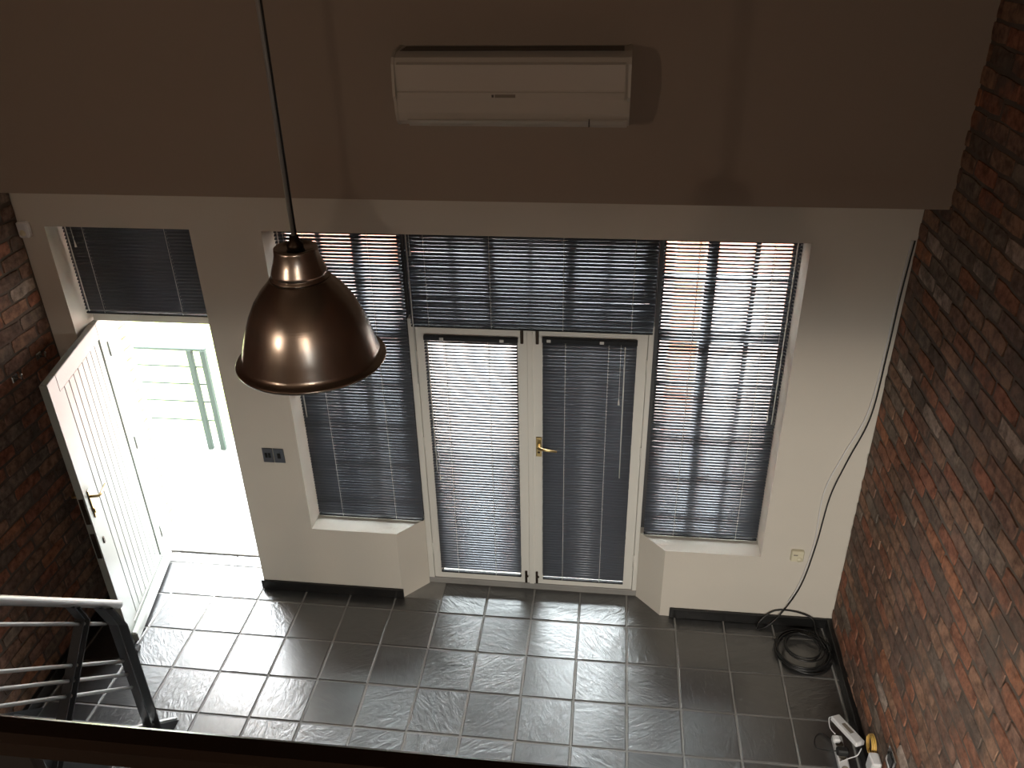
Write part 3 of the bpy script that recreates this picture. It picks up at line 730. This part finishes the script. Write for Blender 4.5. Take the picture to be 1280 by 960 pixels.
wp = [(x + (-.014 if z > .3 else -.02), y, z) for x, y, z in wallpts[:8]] + [(1.97, -.012, .20)]
wp[4] = (2.115, -.008, 1.31); wp[5] = (2.055, -.008, 1.05); wp[3] = (2.20, -.008, 1.60)
tag(obj('white_cable', MB().tube(smooth_path(wp), .0032, 8), M['whiteplastic'], off=(2.2, 0, 0)), 'thin white cable running down the front wall beside the black cable', 'cable')
coil = []
rnd = random.Random(3)
for k in range(0, 9 * 40 + 1):
    q = 2 * math.pi * k / 40; turn = k / 40
    r = .175 - .010 * (turn % 3) - (.05 if turn > 6 else 0) + .006 * math.sin(q * 1.3 + turn)
    zc = .006 + .0105 * int(turn / 1.6) * .9
    coil.append((2.05 + r * math.cos(q) + .006 * math.sin(turn * 2.1), -.235 + r * math.sin(q) + .006 * math.cos(turn * 1.7), min(zc + .002 * math.sin(q * 2), .06)))
coil = coil + smooth_path([coil[-1], (2.15, -.12, .05), (2.13, -.03, .09), (2.02, -.012, .125), (1.90, -.012, .12), (1.82, -.03, .05), (1.79, -.07, .009)], 6)[1:]
obj('coil', MB().tube(coil, .0052, 7), M['rubber'], bcab)

ps = thing('power_strip', 'silver and white power strip on the floor against the right wall', 'power strip', (2.12, -1.0, 0))
psb = obj('body', MB().box(2.093, 2.147, -1.30, -.86, 0.001, .042, .006), M['whiteplastic'], ps)
for yy in (-.92, -1.0, -1.08, -1.16): obj('socket', MB().lathe([(0, .0425), (.019, .0425), (.020, .044), (.021, .0425)], (2.12, yy, 0), 16), M['badge'], psb)
pg = thing('black_plug', 'black plug pushed into the power strip', 'plug', (2.12, -.985, .045))
obj('plug_body', MB().box(2.088, 2.150, -1.005, -.965, .0425, .085, .008), M['black'], pg)
obj('lead', MB().tube(smooth_path([(2.088, -.985, .064), (2.05, -.98, .055), (2.0, -.93, .012), (2.01, -.86, .006), (2.05, -.83, .006), (2.088, -.87, .012)]), .0028, 6), M['rubber'], ps)
wpg = thing('white_plug', 'white plug at the near end of the power strip, under the adapter', 'plug', (2.10, -.90, .045))
obj('plug_body', MB().box(2.085, 2.125, -.925, -.885, .0425, .075, .008), M['whiteplastic'], wpg)
ad = thing('power_adapter', 'long white network adapter box propped over the power strip', 'adapter', (2.165, -.87, .05))
a0 = Vector((2.115, -.79, .055)); a1 = Vector((2.205, -.985, .085)); ua = (a1 - a0) / 2; up = Vector((.03, .06, 1)).normalized(); sd = ua.cross(up).normalized(); up2 = sd.cross(ua).normalized()
obj('casing', MB().obox((a0 + a1) / 2 + up2 * .04, ua, sd * .029, up2 * .015, .006), M['whiteplastic'], ad)
obj('print', MB().obox((a0 + a1) / 2 + up2 * .0555, ua * .35, sd * .011, up2 * .0004), M['badge'], ad)
obj('lead', MB().tube(smooth_path([(2.10, -.785, .09), (2.085, -.79, .085), (2.083, -.84, .07), (2.10, -.885, .076)]), .003, 6), M['whiteplastic'], ad)
obj('lead', MB().tube(smooth_path([(2.205, -1.0, .12), (2.18, -1.03, .10), (2.15, -1.02, .06), (2.10, -1.04, .05)]), .003, 6), M['whiteplastic'], ad)
yl = []
for k in range(0, 4 * 24 + 1):
    q = 2 * math.pi * k / 24; yl.append((2.238 - .0035 * (k / 24) + .004 * math.sin(q*.5), -1.035 + (.054 - .003 * (k/24 % 2)) * math.cos(q), .20 + (.054 - .002 * (k / 24)) * math.sin(q)))
tag(obj('yellow_cable_coil', MB().tube(yl, .0034, 7), M['yellow'], off=(2.235, -1.035, .14)), 'small coil of yellow network cable hanging low against the right brick wall', 'cable coil')
wa = thing('wall_adapter', 'white plug-in adapter low on the right brick wall', 'adapter', (2.22, -1.14, .13))
obj('casing', MB().box(2.196, 2.246, -1.185, -1.105, .13, .235, .008), M['whiteplastic'], wa)
obj('lead', MB().tube(smooth_path([(2.20, -1.14, .14), (2.185, -1.12, .08), (2.16, -1.08, .05)]), .003, 6), M['whiteplastic'], wa)
sp = thing('wall_socket', 'brushed steel socket plate on the right brick wall above the adapters', 'socket', (XR - .018, -1.255, .31))
obj('socket_plate', MB().box(XR - .020, XR - .012, -1.31, -1.20, .31, .42, .003), M['chrome'], sp)
obj('socket_insert', MB().box(XR - .024, XR - .020, -1.285, -1.225, .335, .395, .003), M['black'], sp)

# stair and its balustrade -----------------------------------------
RXx = -1.60
def sl(c, y): return (RXx, y, c - y)            # a point of the 45 degree slope line y + z = c
stair = thing('staircase', 'dark grey steel staircase with a light grey round handrail, by the left brick wall', 'staircase', (-2.03, -1.3, 0))
def stringer(X, w):
    # plate between y+z=-1.10 and -1.31
    pts = [(-1.31, 0), (-1.105, 0), (-3.65, 2.545), (-3.855, 2.545)]
    return MB().prism(pts, X, X + w)
obj('stringer', stringer(RXx - .008, .008), M['stair_dark'], stair)
obj('stringer', stringer(XL + .04, .008), M['stair_dark'], stair)
obj('stringer_flange', MB().prism([(-1.115, .01), (-1.10, .01), (-3.65, 2.56), (-3.665, 2.56)], RXx - .045, RXx - .008), M['galv'], stair)
ntr = 13; ris = 2.55 / (ntr + 1)
for k in range(ntr):
    zt = ris * (k + 1); yb = -1.235 - zt; d0 = yb - .12; d1_ = yb + .12
    td = obj('tread', MB().box(XL + .05, RXx - .010, d0, d1_, zt - .03, zt - .004, .003), M['stair_grey'], stair)
    g = MB()
    for q in range(9): yy = d0 + .012 + q * .027; g.box(XL + .055, RXx - .014, yy - .002, yy + .002, zt - .004, zt + .002)
    o = obj('tread_grating', g, M['galv'], td); o['kind'] = 'stuff'
bal = stair
YTOP = -3.62
obj('handrail', MB().tube([sl(-.213, -1.275), sl(-.213, YTOP)], .0215, 16), M['galv'], bal)
for c in (-.345, -.605, -.70, -.795):
    obj('bar', MB().tube([sl(c, -1.375 if c < -.5 else -1.40), sl(c, YTOP)], .009, 10), M['galv'], bal)
def flat(path, w=.046, t=.008):
    """flat bar following a path in the plane of the railing, its wide side across it"""
    mb = MB(); P = [Vector((0, y, z)) for y, z in path]; vs = []; fs = []
    for i, p in enumerate(P):
        d = (P[min(i+1, len(P)-1)] - P[max(i-1, 0)]).normalized(); n = Vector((0, -d.z, d.y))
        for sx_, sn in ((-1, -1), (1, -1), (1, 1), (-1, 1)): vs.append((RXx + sx_ * w/2, p.y + n.y * sn * t/2, p.z + n.z * sn * t/2))
    for i in range(len(P) - 1):
        for k in range(4): k2 = (k+1) % 4; fs.append((i*4 + k, i*4 + k2, i*4 + 4 + k2, i*4 + 4 + k))
    fs += [(0, 1, 2, 3), tuple(len(vs) - 4 + k for k in range(4))]
    return mb.add(vs, fs)
for dy in (0, .064):      # end post: a pair of flats, upright below a bend
    obj('post', flat([(-1.355 + dy, 0.0), (-1.355 + dy, 1.005 - dy), (-1.415 + dy, 1.175 - dy)]), M['stair_dark'], bal)
yp = -1.60
for m_ in range(3):
    for dd in (0, .045):      # the pairs up the slope stand square to it
        y0_ = -1.575 - .72 * m_ + dd * .72; z0_ = 1.335 + .72 * m_ - dd * .72
        kn = (y0_ + .032, z0_ - .105); s = .5
        obj('post', flat([(y0_, z0_), kn, (kn[0] - .64, kn[1] - .66)]), M['stair_dark'], bal)
# gallery handrail right in front of the camera
gb = thing('gallery_railing', 'thick dark varnished handrail crossing the foreground', 'railing', (.3, -3.70, 2.55))
import itertools
HZ = 3.45
gb_y0, gb_x0 = None, None
def on_z(px, py, z):
    d = AX.T @ np.array([(px - 640) / F, -(py - 480) / F, 1.]); t = (z - CAM.z) / d[2]; return np.array(CAM) + t * d
ea = on_z(0, 881, HZ); eb = on_z(722, 960, HZ)           # far top edge of the rail as it stands over the room
yr = (ea[1] + eb[1]) / 2
RW, RH = .026, .030
obj('handrail', MB().obox(((-1.55 + 2.2) / 2, yr - RW/2 - .001, HZ - RH/2), (1.875, 0, 0), (0, RW/2 + .001, 0), (0, 0, RH/2), .006), M['handrail'], gb)
for xx in (-1.5, -.75, .25, 1.2, 2.12):
    obj('post', MB().box(xx - .02, xx + .02, yr - RW/2 - .006, yr - RW/2 + .006, 2.55, HZ - RH, .002), M['stair_dark'], gb)
for zz in (2.70, 2.88, 3.06, 3.22):
    obj('bar', MB().tube([(-1.55, yr - RW/2 - .014, zz), (2.2, yr - RW/2 - .014, zz)], .008, 8), M['galv'], gb)

# outside ----------------------------------------------------------
struct(obj('balcony_floor', MB().box(-5, 5, YO + .001, 1.85, -.12, -.012), M['concrete']))
struct(obj('ground', MB().box(-14, 14, 1.85, 30, -1.3, -1.2), M['paving']))
o = obj('lawn', MB().box(-7, -3.0, 2.6, 6.5, -1.2, -1.15), M['grass']); o['kind'] = 'stuff'; o['label'] = 'sunlit lawn beyond the balcony'; o['category'] = 'lawn'
br = thing('balcony_railing', 'grey-green steel balcony railing outside the open entrance door', 'railing', (-2.6, 1.65, 0))
for xx in (-2.50, -2.615): obj('post', MB().box(xx - .022, xx + .022, 1.62, 1.66, -.012, .955, .003), M['ext_grey'], br)
obj('top_rail', MB().box(-4.6, -2.48, 1.63, 1.67, .945, .965, .003), M['ext_grey'], br)
for zz in (.79, .625, .455, .27): obj('bar', MB().tube([(-4.6, 1.65, zz), (-2.50, 1.65, zz)], .007, 8), M['ext_grey'], br)
# brick return outside the entrance door, on its hinge side
def quoin():
    wall = struct(obj('wall_outside_left', MB().box(-3.2, -2.42, YO, .62, -.1, 2.9), M['ext_white']))
    dm = {}
    rnd = random.Random(11); z = .03; k = 0; first = None
    while z < 2.75:
        y = YO + .02 - (.055 if k % 2 else 0)
        while y < .56:
            y1 = min(y + .205, .61); ya = max(y, YO + .005)
            if y1 - ya > .04:
                o = obj('brick', MB().box(-2.428, -2.406, ya, y1, z, z + .066, .003), M['brick_out'], wall)
            y += .22
        z += .08; k += 1
M['brick_out'] = mat('pale_orange_brick', (.55, .30, .16), .85, var=.3, vscale=9)
quoin()
pil = tag(obj('porch_pillar', MB().box(1.235, 1.44, 1.62, 1.82, -.012, 2.75, .01), M['salmon'], off=(1.34, 1.72, 0)), 'salmon porch pillar seen through the right-hand blind', 'pillar')
obj('entrance_canopy', MB().box(-4.2, -1.15, YO + .001, 1.80, 2.70, 2.80, .01), M['ext_white'])['kind'] = 'structure'  # unseen roof, added to cut the sky light on the open door leaf
hs = thing('house', 'pale building across the way seen through the slats', 'building', (0, 9, -1.2))
obj('wall', MB().box(-9, 9, 9.0, 13, -1.2, 3.2), M['ext_white'], hs)
obj('plinth', MB().box(-9.02, 9.02, 8.94, 9.0, -1.2, -.4), M['salmon'], hs)
obj('roof', MB().prism([(8.5, 3.2), (13.5, 3.2), (11, 4.6)], -9.4, 9.4), M['salmon'], hs)

for o in bpy.data.objects:
    if '_o' in o: del o['_o']
